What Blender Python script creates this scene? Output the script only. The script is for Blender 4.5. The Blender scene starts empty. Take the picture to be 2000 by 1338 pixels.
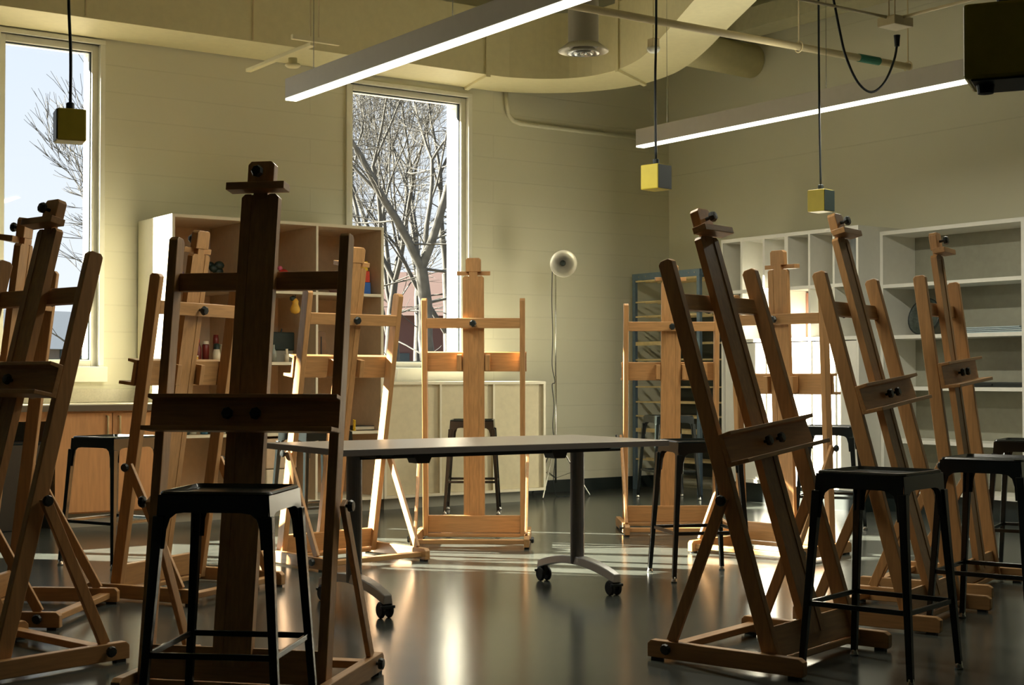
import bpy, bmesh, math, random
from mathutils import Vector, Matrix
random.seed(7)
sin, cos, pi = math.sin, math.cos, math.pi
scene = bpy.context.scene
col = scene.collection

# ------------------------------------------------------------ camera
YAW, PITCH, FPX = 0.607225661, 0.0229923778, 2850.0
cam = bpy.data.cameras.new('camera')
cam.sensor_width = 36.0
cam.lens = FPX / 2000.0 * 36.0
cam.clip_end = 400
camo = bpy.data.objects.new('camera', cam)
col.objects.link(camo)
camo.location = (0, 0, 1.05)
camo.rotation_euler = (pi / 2 + PITCH, 0, -YAW)
scene.camera = camo
# ------------------------------------------------------------ world, sun, exposure
w = bpy.data.worlds.new('sky')
scene.world = w
w.use_nodes = True
nt = w.node_tree
bg = nt.nodes['Background']
tc = nt.nodes.new('ShaderNodeTexCoord')
sx = nt.nodes.new('ShaderNodeSeparateXYZ')
rp = nt.nodes.new('ShaderNodeValToRGB')
nt.links.new(tc.outputs['Generated'], sx.inputs[0])
nt.links.new(sx.outputs['Z'], rp.inputs[0])
nt.links.new(rp.outputs[0], bg.inputs[0])
rp.color_ramp.elements[0].position = 0.0
rp.color_ramp.elements[0].color = (0.92, 0.95, 1.0, 1)
rp.color_ramp.elements[1].position = 0.6
rp.color_ramp.elements[1].color = (0.55, 0.70, 0.95, 1)
bg.inputs[1].default_value = 0.72
SUN_AZ, SUN_EL = math.radians(47), math.radians(27.5)
sd = Vector((cos(SUN_AZ) * cos(SUN_EL), -sin(SUN_AZ) * cos(SUN_EL), -sin(SUN_EL)))
sun = bpy.data.lights.new('sun', 'SUN')
sun.energy = 52.0
sun.color = (1.0, 0.89, 0.72)
sun.angle = math.radians(0.55)
suno = bpy.data.objects.new('sun', sun)
col.objects.link(suno)
suno.rotation_euler = (-sd).to_track_quat('Z', 'Y').to_euler()
scene.view_settings.view_transform = 'Standard'
scene.view_settings.look = 'None'
scene.view_settings.gamma = 1.0
scene.view_settings.use_curve_mapping = False
scene.view_settings.exposure = 0.6
LAMP_DOWN, LAMP_UP = 42.0, 5.0
LAMP_COL = (1.0, 0.95, 0.78)
scene.cycles.max_bounces = 10
scene.cycles.diffuse_bounces = 6
scene.cycles.transparent_max_bounces = 16
scene.cycles.sample_clamp_indirect = 6.0

# ------------------------------------------------------------ materials
def nodes_of(name):
    m = bpy.data.materials.new(name)
    m.use_nodes = True
    n = m.node_tree
    return m, n, n.nodes['Principled BSDF']

def mat(name, c, rough=0.6, metal=0.0, noise=0.0, nscale=20.0, bump=0.0, spec=0.5, stretch=None):
    m, n, b = nodes_of(name)
    b.inputs['Base Color'].default_value = (*c, 1)
    b.inputs['Roughness'].default_value = rough
    b.inputs['Metallic'].default_value = metal
    b.inputs['Specular IOR Level'].default_value = spec
    t = n.nodes.new('ShaderNodeTexCoord')
    mp = n.nodes.new('ShaderNodeMapping')
    if stretch:
        mp.inputs['Scale'].default_value = stretch
    nz = n.nodes.new('ShaderNodeTexNoise')
    nz.inputs['Scale'].default_value = nscale
    nz.inputs['Detail'].default_value = 4
    n.links.new(t.outputs['Object'], mp.inputs[0])
    n.links.new(mp.outputs[0], nz.inputs['Vector'])
    if noise:
        r = n.nodes.new('ShaderNodeValToRGB')
        r.color_ramp.elements[0].position = 0.3
        r.color_ramp.elements[1].position = 0.7
        r.color_ramp.elements[0].color = (*[v * (1 - noise) for v in c], 1)
        r.color_ramp.elements[1].color = (*[min(1, v * (1 + noise)) for v in c], 1)
        n.links.new(nz.outputs[0], r.inputs[0])
        n.links.new(r.outputs[0], b.inputs['Base Color'])
    if bump:
        bp = n.nodes.new('ShaderNodeBump')
        bp.inputs['Strength'].default_value = bump
        bp.inputs['Distance'].default_value = 0.01
        n.links.new(nz.outputs[0], bp.inputs['Height'])
        n.links.new(bp.outputs[0], b.inputs['Normal'])
    return m

def block_mat(name, c, axis, bw=0.4, bh=0.2, depth=0.35, c2=None, off=0.02, mort=0.006):
    """painted masonry: courses from a brick texture laid over the wall's own plane"""
    m, n, b = nodes_of(name)
    b.inputs['Roughness'].default_value = 0.75
    t = n.nodes.new('ShaderNodeTexCoord')
    s = n.nodes.new('ShaderNodeSeparateXYZ')
    cb = n.nodes.new('ShaderNodeCombineXYZ')
    ad = n.nodes.new('ShaderNodeMath')
    ad.operation = 'ADD'
    ad.inputs[1].default_value = off
    n.links.new(t.outputs['Object'], s.inputs[0])
    n.links.new(s.outputs[axis], cb.inputs[0])
    n.links.new(s.outputs['Z'], ad.inputs[0])
    n.links.new(ad.outputs[0], cb.inputs[1])
    br = n.nodes.new('ShaderNodeTexBrick')
    br.inputs['Scale'].default_value = 1.0
    br.inputs['Brick Width'].default_value = bw
    br.inputs['Row Height'].default_value = bh
    br.inputs['Mortar Size'].default_value = mort
    br.inputs['Mortar Smooth'].default_value = 0.6
    br.inputs['Color1'].default_value = (*c, 1)
    br.inputs['Color2'].default_value = (*[v * 0.985 for v in c], 1)
    br.inputs['Mortar'].default_value = (*(c2 or [v * 0.93 for v in c]), 1)
    n.links.new(cb.outputs[0], br.inputs['Vector'])
    n.links.new(br.outputs['Color'], b.inputs['Base Color'])
    nz = n.nodes.new('ShaderNodeTexNoise')
    nz.inputs['Scale'].default_value = 90
    n.links.new(t.outputs['Object'], nz.inputs['Vector'])
    mx = n.nodes.new('ShaderNodeMath')
    mx.operation = 'MULTIPLY_ADD'
    n.links.new(nz.outputs[0], mx.inputs[0])
    mx.inputs[1].default_value = 0.12
    n.links.new(br.outputs['Fac'], mx.inputs[2])
    bp = n.nodes.new('ShaderNodeBump')
    bp.invert = True
    bp.inputs['Strength'].default_value = depth
    bp.inputs['Distance'].default_value = 0.006
    n.links.new(mx.outputs[0], bp.inputs['Height'])
    n.links.new(bp.outputs[0], b.inputs['Normal'])
    return m

def emis(name, c, s):
    m, n, b = nodes_of(name)
    b.inputs['Base Color'].default_value = (*c, 1)
    b.inputs['Emission Color'].default_value = (*c, 1)
    b.inputs['Emission Strength'].default_value = s
    return m

def glass_mat():
    m = bpy.data.materials.new('window_glass')
    m.use_nodes = True
    n = m.node_tree
    n.nodes.clear()
    o = n.nodes.new('ShaderNodeOutputMaterial')
    tr = n.nodes.new('ShaderNodeBsdfTransparent')
    tr.inputs[0].default_value = (0.97, 0.985, 0.98, 1)
    gl = n.nodes.new('ShaderNodeBsdfGlossy')
    gl.inputs['Roughness'].default_value = 0.02
    fr = n.nodes.new('ShaderNodeFresnel')
    fr.inputs[0].default_value = 1.2
    mx = n.nodes.new('ShaderNodeMixShader')
    n.links.new(fr.outputs[0], mx.inputs[0])
    n.links.new(tr.outputs[0], mx.inputs[1])
    n.links.new(gl.outputs[0], mx.inputs[2])
    n.links.new(mx.outputs[0], o.inputs[0])
    return m

WALLC = (0.65, 0.64, 0.50)
M_WALL_B = block_mat('painted_block_back', WALLC, 'X', bw=3.6, depth=.2)
M_WALL_R = block_mat('painted_block_right', WALLC, 'Y', bw=40, bh=1.02, off=0.09, mort=0.006)
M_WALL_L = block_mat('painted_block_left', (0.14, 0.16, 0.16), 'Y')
M_BRICK = block_mat('pale_brick', (0.80, 0.76, 0.66), 'Y', bw=0.2, bh=0.07, c2=(0.55, 0.52, 0.45))
M_CEIL = mat('ceiling_paint', (0.50, 0.48, 0.32), 0.9, noise=0.05)
M_FLOOR = mat('dark_sealed_floor', (0.056, 0.062, 0.054), 0.19, noise=0.2, nscale=6, bump=0.035, spec=0.42)
M_FLOOR.node_tree.nodes['Principled BSDF'].inputs['Specular Tint'].default_value = (0.5, 0.84, 1.0, 1)  # cool skylight tone put into the floor's reflections by tinting them
M_BASE = mat('black_cove_base', (0.012, 0.02, 0.018), 0.5)
M_DUCT = mat('duct_paint', (0.72, 0.66, 0.40), 0.6, noise=0.03)
M_PIPE = mat('pipe_paint', (0.62, 0.52, 0.30), 0.55, noise=0.04)
M_FRAME = mat('window_frame_white', (0.72, 0.72, 0.62), 0.45, noise=0.02)
M_GASKET = mat('window_gasket', (0.02, 0.04, 0.05), 0.6)
M_GLASS = glass_mat()
M_WOODV = mat('beech_upright_grain', (0.44, 0.235, 0.09), 0.42, noise=0.16, nscale=6, stretch=(14, 14, 1.2), bump=0.03)
M_WOODH = mat('beech_cross_grain', (0.44, 0.235, 0.09), 0.42, noise=0.16, nscale=6, stretch=(1.2, 14, 14), bump=0.03)
M_WOODR = mat('beech_runner_grain', (0.42, 0.225, 0.085), 0.45, noise=0.16, nscale=6, stretch=(14, 1.2, 14), bump=0.03)
M_KNOB = mat('black_plastic', (0.012, 0.018, 0.018), 0.4)
M_STEEL = mat('bright_steel', (0.62, 0.62, 0.60), 0.25, metal=1.0, noise=0.05)
M_STOOL = mat('gloss_black_metal', (0.006, 0.009, 0.009), 0.22, noise=0.2, spec=0.6)
M_LAM = mat('grey_laminate', (0.27, 0.245, 0.21), 0.32, noise=0.04, nscale=60)
M_LAMEDGE = mat('grey_edge_band', (0.17, 0.16, 0.15), 0.5, noise=0.04)
M_TLEG = mat('grey_blue_powder_coat', (0.20, 0.23, 0.27), 0.35, metal=0.4, noise=0.05)
M_TRAIL = mat('dark_steel_rail', (0.02, 0.03, 0.03), 0.5)
M_RUB = mat('black_rubber', (0.010, 0.012, 0.012), 0.6)
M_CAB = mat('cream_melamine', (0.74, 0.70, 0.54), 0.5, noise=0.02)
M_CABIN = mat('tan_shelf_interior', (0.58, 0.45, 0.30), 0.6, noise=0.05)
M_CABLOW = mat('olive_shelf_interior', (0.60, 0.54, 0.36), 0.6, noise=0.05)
M_WHITE = mat('white_melamine', (0.80, 0.79, 0.72), 0.45, noise=0.02)
M_GREYIN = mat('grey_green_shelf_back', (0.40, 0.41, 0.33), 0.6, noise=0.05)
M_BIGIN = mat('grey_shelf_back', (0.30, 0.30, 0.235), 0.6, noise=0.05)
M_MAPLE = mat('orange_maple_door', (0.54, 0.28, 0.11), 0.45, noise=0.12, nscale=5, stretch=(10, 10, 1))
M_CTOP = mat('counter_laminate', (0.46, 0.44, 0.34), 0.35, noise=0.08, nscale=80)
M_CEDGE = mat('counter_edge', (0.10, 0.08, 0.05), 0.5)
M_KICK = mat('grey_toe_kick', (0.28, 0.28, 0.23), 0.6)
M_YEL = mat('yellow_box_plastic', (0.62, 0.50, 0.05), 0.45, noise=0.05)
M_BLK = mat('black_cover_plate', (0.015, 0.025, 0.022), 0.5)
M_CORD = mat('black_cord_rubber', (0.008, 0.014, 0.018), 0.5)
M_LIGHTB = mat('fixture_body_grey', (0.62, 0.58, 0.50), 0.45, noise=0.02)
M_LENS = emis('lit_diffuser', (1.0, 0.97, 0.84), 1.6)
M_RACKB = mat('blue_grey_angle_steel', (0.12, 0.18, 0.24), 0.45, metal=0.2, noise=0.1)
M_SLAT = mat('pale_rack_slat', (0.60, 0.47, 0.24), 0.6, noise=0.1)
M_RACKD = mat('dark_rack_sheet', (0.05, 0.055, 0.04), 0.8)
M_BARK = mat('grey_tan_bark', (0.05, 0.05, 0.045), 0.9, noise=0.35, nscale=9, bump=0.3)
M_GRASS = mat('winter_grass', (0.10, 0.085, 0.06), 0.95, noise=0.25, nscale=3)

# ------------------------------------------------------------ mesh helpers
def link(name, bm, m, parent=None, bevel=0.0, smooth=False, segs=2):
    me = bpy.data.meshes.new(name)
    bmesh.ops.recalc_face_normals(bm, faces=bm.faces)
    bm.to_mesh(me)
    bm.free()
    for mm in (m if isinstance(m, (list, tuple)) else [m]):
        me.materials.append(mm)
    if smooth:
        for p in me.polygons:
            p.use_smooth = True
    o = bpy.data.objects.new(name, me)
    col.objects.link(o)
    if parent:
        o.parent = parent
    if bevel:
        b = o.modifiers.new('bevel', 'BEVEL')
        b.width = bevel
        b.segments = segs
        b.limit_method = 'ANGLE'
    return o

def box(bm, x0, x1, y0, y1, z0, z1, M=None, mi=0):
    vs = [bm.verts.new((x, y, z)) for z in (z0, z1) for x, y in ((x0, y0), (x1, y0), (x1, y1), (x0, y1))]
    if M is not None:
        for v in vs:
            v.co = M @ v.co
    for f in ((0, 3, 2, 1), (4, 5, 6, 7), (0, 1, 5, 4), (1, 2, 6, 5), (2, 3, 7, 6), (3, 0, 4, 7)):
        fc = bm.faces.new([vs[i] for i in f])
        fc.material_index = mi
    return vs

def B(*boxes, M=None):
    bm = bmesh.new()
    for b in boxes:
        box(bm, *b[:6], M=M, mi=b[6] if len(b) > 6 else 0)
    return bm

def frame_for(d):
    d = d.normalized()
    u = Vector((0, 0, 1)) if abs(d.z) < 0.95 else Vector((1, 0, 0))
    a = d.cross(u).normalized()
    return a, d.cross(a).normalized()

def tube(bm, pts, r, n=10, cap=True):
    """round tube through points; r is one radius or one per point"""
    pts = [Vector(p) for p in pts]
    rs = r if isinstance(r, (list, tuple)) else [r] * len(pts)
    rings = []
    a = None
    for i, p in enumerate(pts):
        d = (pts[min(i + 1, len(pts) - 1)] - pts[max(i - 1, 0)]).normalized()
        if a is None:
            a, b = frame_for(d)
        else:
            a = (a - d * a.dot(d)).normalized()
            b = d.cross(a).normalized()
        rings.append([bm.verts.new(p + (a * cos(2 * pi * k / n) + b * sin(2 * pi * k / n)) * rs[i]) for k in range(n)])
    for q0, q1 in zip(rings, rings[1:]):
        for k in range(n):
            bm.faces.new((q0[k], q0[(k + 1) % n], q1[(k + 1) % n], q1[k]))
    if cap:
        bm.faces.new(rings[0][::-1])
        bm.faces.new(rings[-1])
    return bm

def bar(bm, p0, p1, wx, wy, side=None):
    """rectangular bar from p0 to p1; wx measured along 'side'"""
    p0, p1 = Vector(p0), Vector(p1)
    d = (p1 - p0).normalized()
    s = Vector(side) if side else Vector((1, 0, 0))
    s = (s - d * s.dot(d)).normalized()
    t = d.cross(s).normalized()
    vs = [bm.verts.new(p + s * (i * wx / 2) + t * (j * wy / 2)) for p in (p0, p1) for i, j in ((-1, -1), (1, -1), (1, 1), (-1, 1))]
    for f in ((0, 3, 2, 1), (4, 5, 6, 7), (0, 1, 5, 4), (1, 2, 6, 5), (2, 3, 7, 6), (3, 0, 4, 7)):
        bm.faces.new([vs[i] for i in f])
    return bm

def lathe(bm, prof, n=24, M=None, close=True):
    rings = []
    for r, z in prof:
        if r < 1e-5:
            v = bm.verts.new((0, 0, z))
            rings.append([v] * n)
        else:
            rings.append([bm.verts.new((r * cos(2 * pi * k / n), r * sin(2 * pi * k / n), z)) for k in range(n)])
    for a, b in zip(rings, rings[1:]):
        for k in range(n):
            vs = []
            for v in (a[k], a[(k + 1) % n], b[(k + 1) % n], b[k]):
                if v not in vs:
                    vs.append(v)
            if len(vs) > 2:
                bm.faces.new(vs)
    if M is not None:
        for v in {v for r in rings for v in r}:
            v.co = M @ v.co
    return bm

def poly_prism(bm, pts, axis, a0, a1):
    """extrude a 2-D outline; axis 'x','y','z' is the extrusion direction"""
    def mk(p, a):
        return {'x': (a, p[0], p[1]), 'y': (p[0], a, p[1]), 'z': (p[0], p[1], a)}[axis]
    lo = [bm.verts.new(mk(p, a0)) for p in pts]
    hi = [bm.verts.new(mk(p, a1)) for p in pts]
    bm.faces.new(lo[::-1])
    bm.faces.new(hi)
    for i in range(len(pts)):
        j = (i + 1) % len(pts)
        bm.faces.new((lo[i], lo[j], hi[j], hi[i]))
    return bm

def tag(o, label, cat, group=None, kind=None):
    o['label'] = label
    o['category'] = cat
    if group:
        o['group'] = group
    if kind:
        o['kind'] = kind
    return o

def thing(name, label, cat, loc=(0, 0, 0), rz=0.0, group=None):
    o = bpy.data.objects.new(name, None)
    o.empty_display_size = 0.1
    col.objects.link(o)
    o.location = loc
    o.rotation_euler = (0, 0, rz)
    return tag(o, label, cat, group)

def struct(name, bm, m, parent=None, **k):
    o = link(name, bm, m, parent, **k)
    if parent is None:
        o['kind'] = 'structure'
    return o

def at(px, d):
    cx = (px - 1000) / FPX * d
    return (cos(YAW) * cx + sin(YAW) * d, -sin(YAW) * cx + cos(YAW) * d)

# ------------------------------------------------------------ room shell
YB, XR, XL, YF, ZC = 10.65, 9.24, -3.2, -4.0, 4.9
TH = 0.14
struct('floor', B((XL - .3, XR + .3, YF - .3, YB + TH, -0.2, 0.0)), M_FLOOR)
struct('ceiling', B((XL - .3, XR + .3, YF - .3, YB + .4, ZC, ZC + 0.2)), M_CEIL)
# openings in the back wall: x0, x1, z0, z1
OPEN = [(0.20, 2.52, 1.10, 3.75), (2.925, 3.66, 1.12, 3.52), (5.76, 6.93, 1.12, 3.48)]
def wall_with_holes(bm, y0, y1, grow=0.0):
    x = XL - .3
    for (a, b, z0, z1) in OPEN:
        a, b, z0, z1 = a + grow, b - grow, z0 + grow * .3, z1 - grow
        box(bm, x, a, y0, y1, -0.1, ZC + .1)
        box(bm, a, b, y0, y1, -0.1, z0)
        box(bm, a, b, y0, y1, z1, ZC + .1)
        x = b
    box(bm, x, XR + .3, y0, y1, -0.1, ZC + .1)
    return bm
struct('wall_back', wall_with_holes(bmesh.new(), YB, YB + TH), M_WALL_B)
bm = wall_with_holes(bmesh.new(), YB + TH + 0.001, YB + TH + 0.17, grow=0.02)
struct('wall_outer_brick', bm, M_BRICK)
struct('wall_right', B((XR, XR + .15, YF - .2, YB, -0.1, ZC)), M_WALL_R)
struct('wall_left', B((XL - .15, XL, YF - .2, YB, -0.1, ZC)), M_WALL_L)
struct('wall_front', B((XL - .15, XR + .15, YF - .15, YF, -0.1, ZC)), M_WALL_L)
struct('baseboard_back', B((7.26, XR, YB - .012, YB, 0, .11)), M_BASE)
struct('baseboard_right', B((XR - .012, XR, YF, 6.3, 0, .11)), M_BASE)

def window(n, a, b, z0, z1, mullions=(), sill=True):
    y = YB + 0.03
    f = 0.05
    bx = [(a, a + f, y, y + .09, z0, z1), (b - f, b, y, y + .09, z0, z1), (a + f, b - f, y, y + .09, z1 - f, z1), (a + f, b - f, y, y + .09, z0, z0 + f)]
    for mx in mullions:
        bx.append((mx - .03, mx + .03, y, y + .09, z0 + f, z1 - f))
    fr = struct('window_%d' % n, B(*bx), M_FRAME, bevel=.004)
    g = .008
    link('gasket', B((a + f, a + f + g, y + .03, y + .06, z0 + f, z1 - f), (b - f - g, b - f, y + .03, y + .06, z0 + f, z1 - f),
                     (a + f, b - f, y + .03, y + .06, z1 - f - g, z1 - f), (a + f, b - f, y + .03, y + .06, z0 + f, z0 + f + g)), M_GASKET, fr)
    link('pane', B((a + f, b - f, y + .043, y + .047, z0 + f, z1 - f)), M_GLASS, fr)
    # inside casing
    c = 0.035
    link('casing', B((a - c, a + .004, YB - .02, YB + .032, z0, z1), (b - .004, b + c, YB - .02, YB + .032, z0, z1), (a - c, b + c, YB - .02, YB + .032, z1, z1 + c)), M_FRAME, fr, bevel=.003)
    if sill:
        link('window_sill', B((a - .05, b + .05, YB - .06, YB + .03, z0 - .115, z0)), M_FRAME, fr, bevel=.004)
window(1, *OPEN[1])
window(2, *OPEN[2])
window(3, *OPEN[0], mullions=(0.84, 1.68))

# ------------------------------------------------------------ duct with elbow
def duct():
    zb, zt = 3.565, 4.12
    inn = [(-3.1, 10.07), (2.8, 10.07), (5.5, 10.07), (6.75, 10.07), (7.05, 10.03), (7.30, 9.90), (7.47, 9.68), (7.52, 9.38), (7.46, 9.05), (7.33, 8.72), (7.05, 8.20), (6.72, 7.6), (5.6, 5.6)]
    out = [(-3.1, 10.63), (2.8, 10.63), (5.5, 10.63), (6.90, 10.63), (7.30, 10.60), (7.65, 10.42), (7.92, 10.12), (8.06, 9.72), (8.02, 9.25), (7.88, 8.85), (7.60, 8.30), (7.20, 7.6), (6.08, 5.6)]
    def sm(p):
        q = []
        for i in range(len(p) - 1):
            p0, p1, p2, p3 = [Vector(p[min(max(j, 0), len(p) - 1)]) for j in (i - 1, i, i + 1, i + 2)]
            for k in range(4):
                t = k / 4
                if i < 3 or i > 10:
                    q.append(p1.lerp(p2, t))
                else:
                    q.append(0.5 * ((2 * p1) + (p2 - p0) * t + (2 * p0 - 5 * p1 + 4 * p2 - p3) * t * t + (3 * p1 - p0 - 3 * p2 + p3) * t ** 3))
        q.append(Vector(p[-1]))
        return q
    I, O = sm(inn), sm(out)
    bm = bmesh.new()
    rows = []
    for a, b in zip(I, O):
        rows.append([bm.verts.new((a.x, a.y, zb)), bm.verts.new((b.x, b.y, zb)), bm.verts.new((b.x, b.y, zt)), bm.verts.new((a.x, a.y, zt))])
    for r, s in zip(rows, rows[1:]):
        for k in range(4):
            bm.faces.new((r[k], r[(k + 1) % 4], s[(k + 1) % 4], s[k]))
    bm.faces.new(rows[0])
    bm.faces.new(rows[-1][::-1])
    t = thing('air_duct', 'large cream rectangular air duct running above both windows and bending toward the room', 'duct')
    o = link('duct_body', bm, M_DUCT, t)
    # flanged joints
    for i, e in ((3 * 4, .018), (8 * 4 - 3, .018)):
        a, b = I[i], O[i]
        n2 = Vector((I[i + 1].x - I[i - 1].x, I[i + 1].y - I[i - 1].y)).normalized() * .022
        u = (b - a).normalized() * e
        bm = bmesh.new()
        A, Bq = a - u, b + u * .3
        vs = []
        for z in (zb - .022, zt + .02):
            for q, s in ((A, -1), (Bq, -1), (Bq, 1), (A, 1)):
                vs.append(bm.verts.new((q.x + n2.x * s, q.y + n2.y * s, z)))
        for f in ((0, 3, 2, 1), (4, 5, 6, 7), (0, 1, 5, 4), (1, 2, 6, 5), (2, 3, 7, 6), (3, 0, 4, 7)):
            bm.faces.new([vs[k] for k in f])
        link('joint_flange', bm, M_DUCT, t)
    # panel seams on the straight run
    for x in (3.35, 4.62):
        link('seam', B((x, x + .01, 10.064, 10.08, zb + .01, zt)), M_PIPE, t)
duct()
bm = bmesh.new()
tube(bm, [(8.12, 9.42, 3.88), (8.6, 9.45, 3.88), (XR - .01, 9.5, 3.88)], .15, 28)
tag(link('round_duct', bm, M_DUCT, smooth=True), 'short round cream duct passing from behind the duct bend into the right wall', 'duct')
bm = B((8.75, 9.02, 3.2, 10.6, 4.02, 4.2))
tag(link('roof_beam', bm, M_CEIL), 'grey-green steel beam high along the right wall near the ceiling', 'beam')

# round ceiling diffuser
t = thing('ceiling_diffuser', 'round silver air diffuser on a short grey drop duct in front of the duct bend', 'vent', (5.80, 7.53, 3.17))
bm = bmesh.new()
lathe(bm, [(0.0, .03), (.095, .03), (.10, .06), (.10, ZC - 3.17)], 28)
link('drop_duct', bm, mat('drop_duct_grey', (0.33, 0.30, 0.22), 0.5, noise=.03), t, smooth=True)
for i, (r0, r1, z0, z1) in enumerate(((.165, .11, 0.0, .045), (.105, .07, -.012, .02), (.062, .03, -.018, .008))):
    bm = bmesh.new()
    lathe(bm, [(r0, z0), (r0 + .002, z0 + .006), (r1, z1 + .006), (r1, z1), (r0, z0)], 32)
    link('diffuser_ring', bm, M_STEEL if i else mat('diffuser_face', (.62, .58, .47), .35, metal=.3), t, smooth=True)
bm = bmesh.new()
lathe(bm, [(0, -.02), (.02, -.018), (.024, 0), (0, .03)], 20)
link('diffuser_cone', bm, M_STEEL, t, smooth=True)

# sprinkler pipe, conduits
bm = bmesh.new()
tube(bm, [(3.4, 6.72, 3.2), (6.2, 6.72, 3.2), (8.04, 6.72, 3.2)], .024, 12)
sp = thing('sprinkler_pipe', 'thick beige pipe with a green tag hanging above the room', 'pipe')
link('pipe_run', bm, M_PIPE, sp, smooth=True)
for x in (6.95, 8.02):
    bm = bmesh.new()
    tube(bm, [(x, 6.72, 3.225), (x, 6.72, ZC)], .005, 6)
    ring = [(x, 6.72 + .036 * cos(q), 3.2 + .036 * sin(q)) for q in [2 * pi * k / 16 for k in range(17)]]
    tube(bm, ring, .004, 6, cap=False)
    link('hanger', bm, M_PIPE, sp)
bm = bmesh.new()
tube(bm, [(7.52, 6.72, 3.2), (7.72, 6.72, 3.2)], .028, 12)
link('green_tag', bm, mat('green_label', (.02, .16, .10), .5), sp)
t2 = thing('junction_box', 'small cream ceiling junction box where two thin conduits meet', 'electrical box', (6.13, 5.22, 2.92))
link('box_body', B((-.075, .075, -.06, .06, 0, .05)), M_PIPE, t2, bevel=.004)
for p0, p1 in (((-.07, 0, .045), (-3.0, 0, .045)), ((0, -.05, .045), (0, -4.0, .045)), ((.02, .02, .05), (.02, .02, ZC - 2.93)), ((-.05, .0, .05), (-.05, .0, ZC - 2.93))):
    bm = bmesh.new()
    tube(bm, [p0, p1], .009 if p0[2] < .05 else .004, 8)
    link('conduit', bm, M_PIPE, t2, smooth=True)
bm = bmesh.new()
tube(bm, [(7.32, YB - .02, 3.60), (7.33, YB - .02, 3.44), (7.35, YB - .02, 3.37), (7.40, YB - .02, 3.325), (7.48, YB - .02, 3.305), (7.6, YB - .02, 3.305), (9.2, YB - .02, 3.305)], .02, 12)
tag(link('wall_conduit', bm, M_WALL_B, smooth=True), 'painted conduit bending down and along the back wall right of the window', 'pipe')
# detector under the elbow
t = thing('ceiling_sensor', 'small white round sensor under the duct bend', 'sensor', (6.50, 7.65, 3.27))
bm = bmesh.new()
lathe(bm, [(0, 0), (.03, .004), (.045, .02), (.045, .04), (0, .04)], 20)
link('sensor_dome', bm, M_FRAME, t, smooth=True)
link('sensor_mount', B((-.03, .03, -.03, .03, .04, .10)), M_PIPE, t, bevel=.004)
bm = bmesh.new()
tube(bm, [(0, 0, .09), (0, 0, ZC - 3.27)], .004, 6)
link('drop_rod', bm, M_PIPE, t)
# strut with speaker
t = thing('ceiling_bracket', 'cream metal strut carrying a small round sensor under the straight duct', 'bracket', (4.33, 8.95, 3.2))
link('strut', B((-.02, .02, -.45, .55, 0, .02)), M_DUCT, t)
link('strut', B((.03, .05, -.42, .35, .03, .05)), M_DUCT, t)
link('cross_strut', B((-.17, .17, -.50, -.47, .015, .045)), M_DUCT, t)
for x in (-.02, .04):
    bm = bmesh.new()
    tube(bm, [(x, -.45, .05), (x, -.45, ZC - 3.2)], .006, 6)
    link('drop_rod', bm, M_PIPE, t)
bm = bmesh.new()
lathe(bm, [(0, -.045), (.04, -.043), (.055, -.03), (.05, -.02), (.03, -.018), (.03, .02), (0, .02)], 22, Matrix.Translation((.10, .05, 0)))
link('sensor', bm, M_DUCT, t, smooth=True)
# ------------------------------------------------------------ pendant linear lights
def linear_light(x, y1, y0, z, label, wd=.075, ht=.13):
    t = thing('linear_pendant_light', label, 'light', (x, y1, z), 0, 'long linear pendant lights')
    L = y1 - y0
    bm = B((-wd / 2, wd / 2, -L, 0, .012, ht))
    link('housing', bm, M_LIGHTB, t, bevel=.003)
    link('diffuser', B((-wd / 2 + .002, wd / 2 - .002, -L + .002, -.002, 0, .012)), M_LENS, t)
    for k in (.3, L / 2, L - .3):
        bm = bmesh.new()
        tube(bm, [(0, -k, ht), (0, -k, ZC - z)], .0025, 6)
        link('hanging_cable', bm, M_STEEL, t)
    for nm, dz, rx, en in (('lamp_down', -.01, 0, LAMP_DOWN), ('lamp_up', ht + .02, pi, LAMP_UP)):
        l = bpy.data.lights.new(nm, 'AREA')
        l.shape = 'RECTANGLE'
        l.size, l.size_y = wd, L
        l.energy = en * L / 3.6
        l.color = LAMP_COL
        lo = bpy.data.objects.new(nm, l)
        col.objects.link(lo)
        lo.parent = t
        lo.location = (0, -L / 2, dz)
        lo.rotation_euler = (rx, 0, 0)
linear_light(3.885, 7.92, 4.30, 2.70, 'long grey linear pendant light with glowing underside, the nearer one at the top centre')
linear_light(6.76, 8.11, 4.50, 2.70, 'long grey linear pendant light with glowing underside near the right wall')

# ------------------------------------------------------------ hanging outlet boxes
def cord_obj(name, pts, r, parent=None):
    bm = bmesh.new()
    P = [Vector(p) for p in pts]
    q = []
    for i in range(len(P) - 1):
        p0, p1, p2, p3 = [P[min(max(j, 0), len(P) - 1)] for j in (i - 1, i, i + 1, i + 2)]
        for k in range(6):
            t = k / 6
            q.append(0.5 * ((2 * p1) + (p2 - p0) * t + (2 * p0 - 5 * p1 + 4 * p2 - p3) * t * t + (3 * p1 - p0 - 3 * p2 + p3) * t ** 3))
    q.append(P[-1])
    tube(bm, q, r, 8)
    return link(name, bm, M_CORD, parent, smooth=True)

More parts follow.
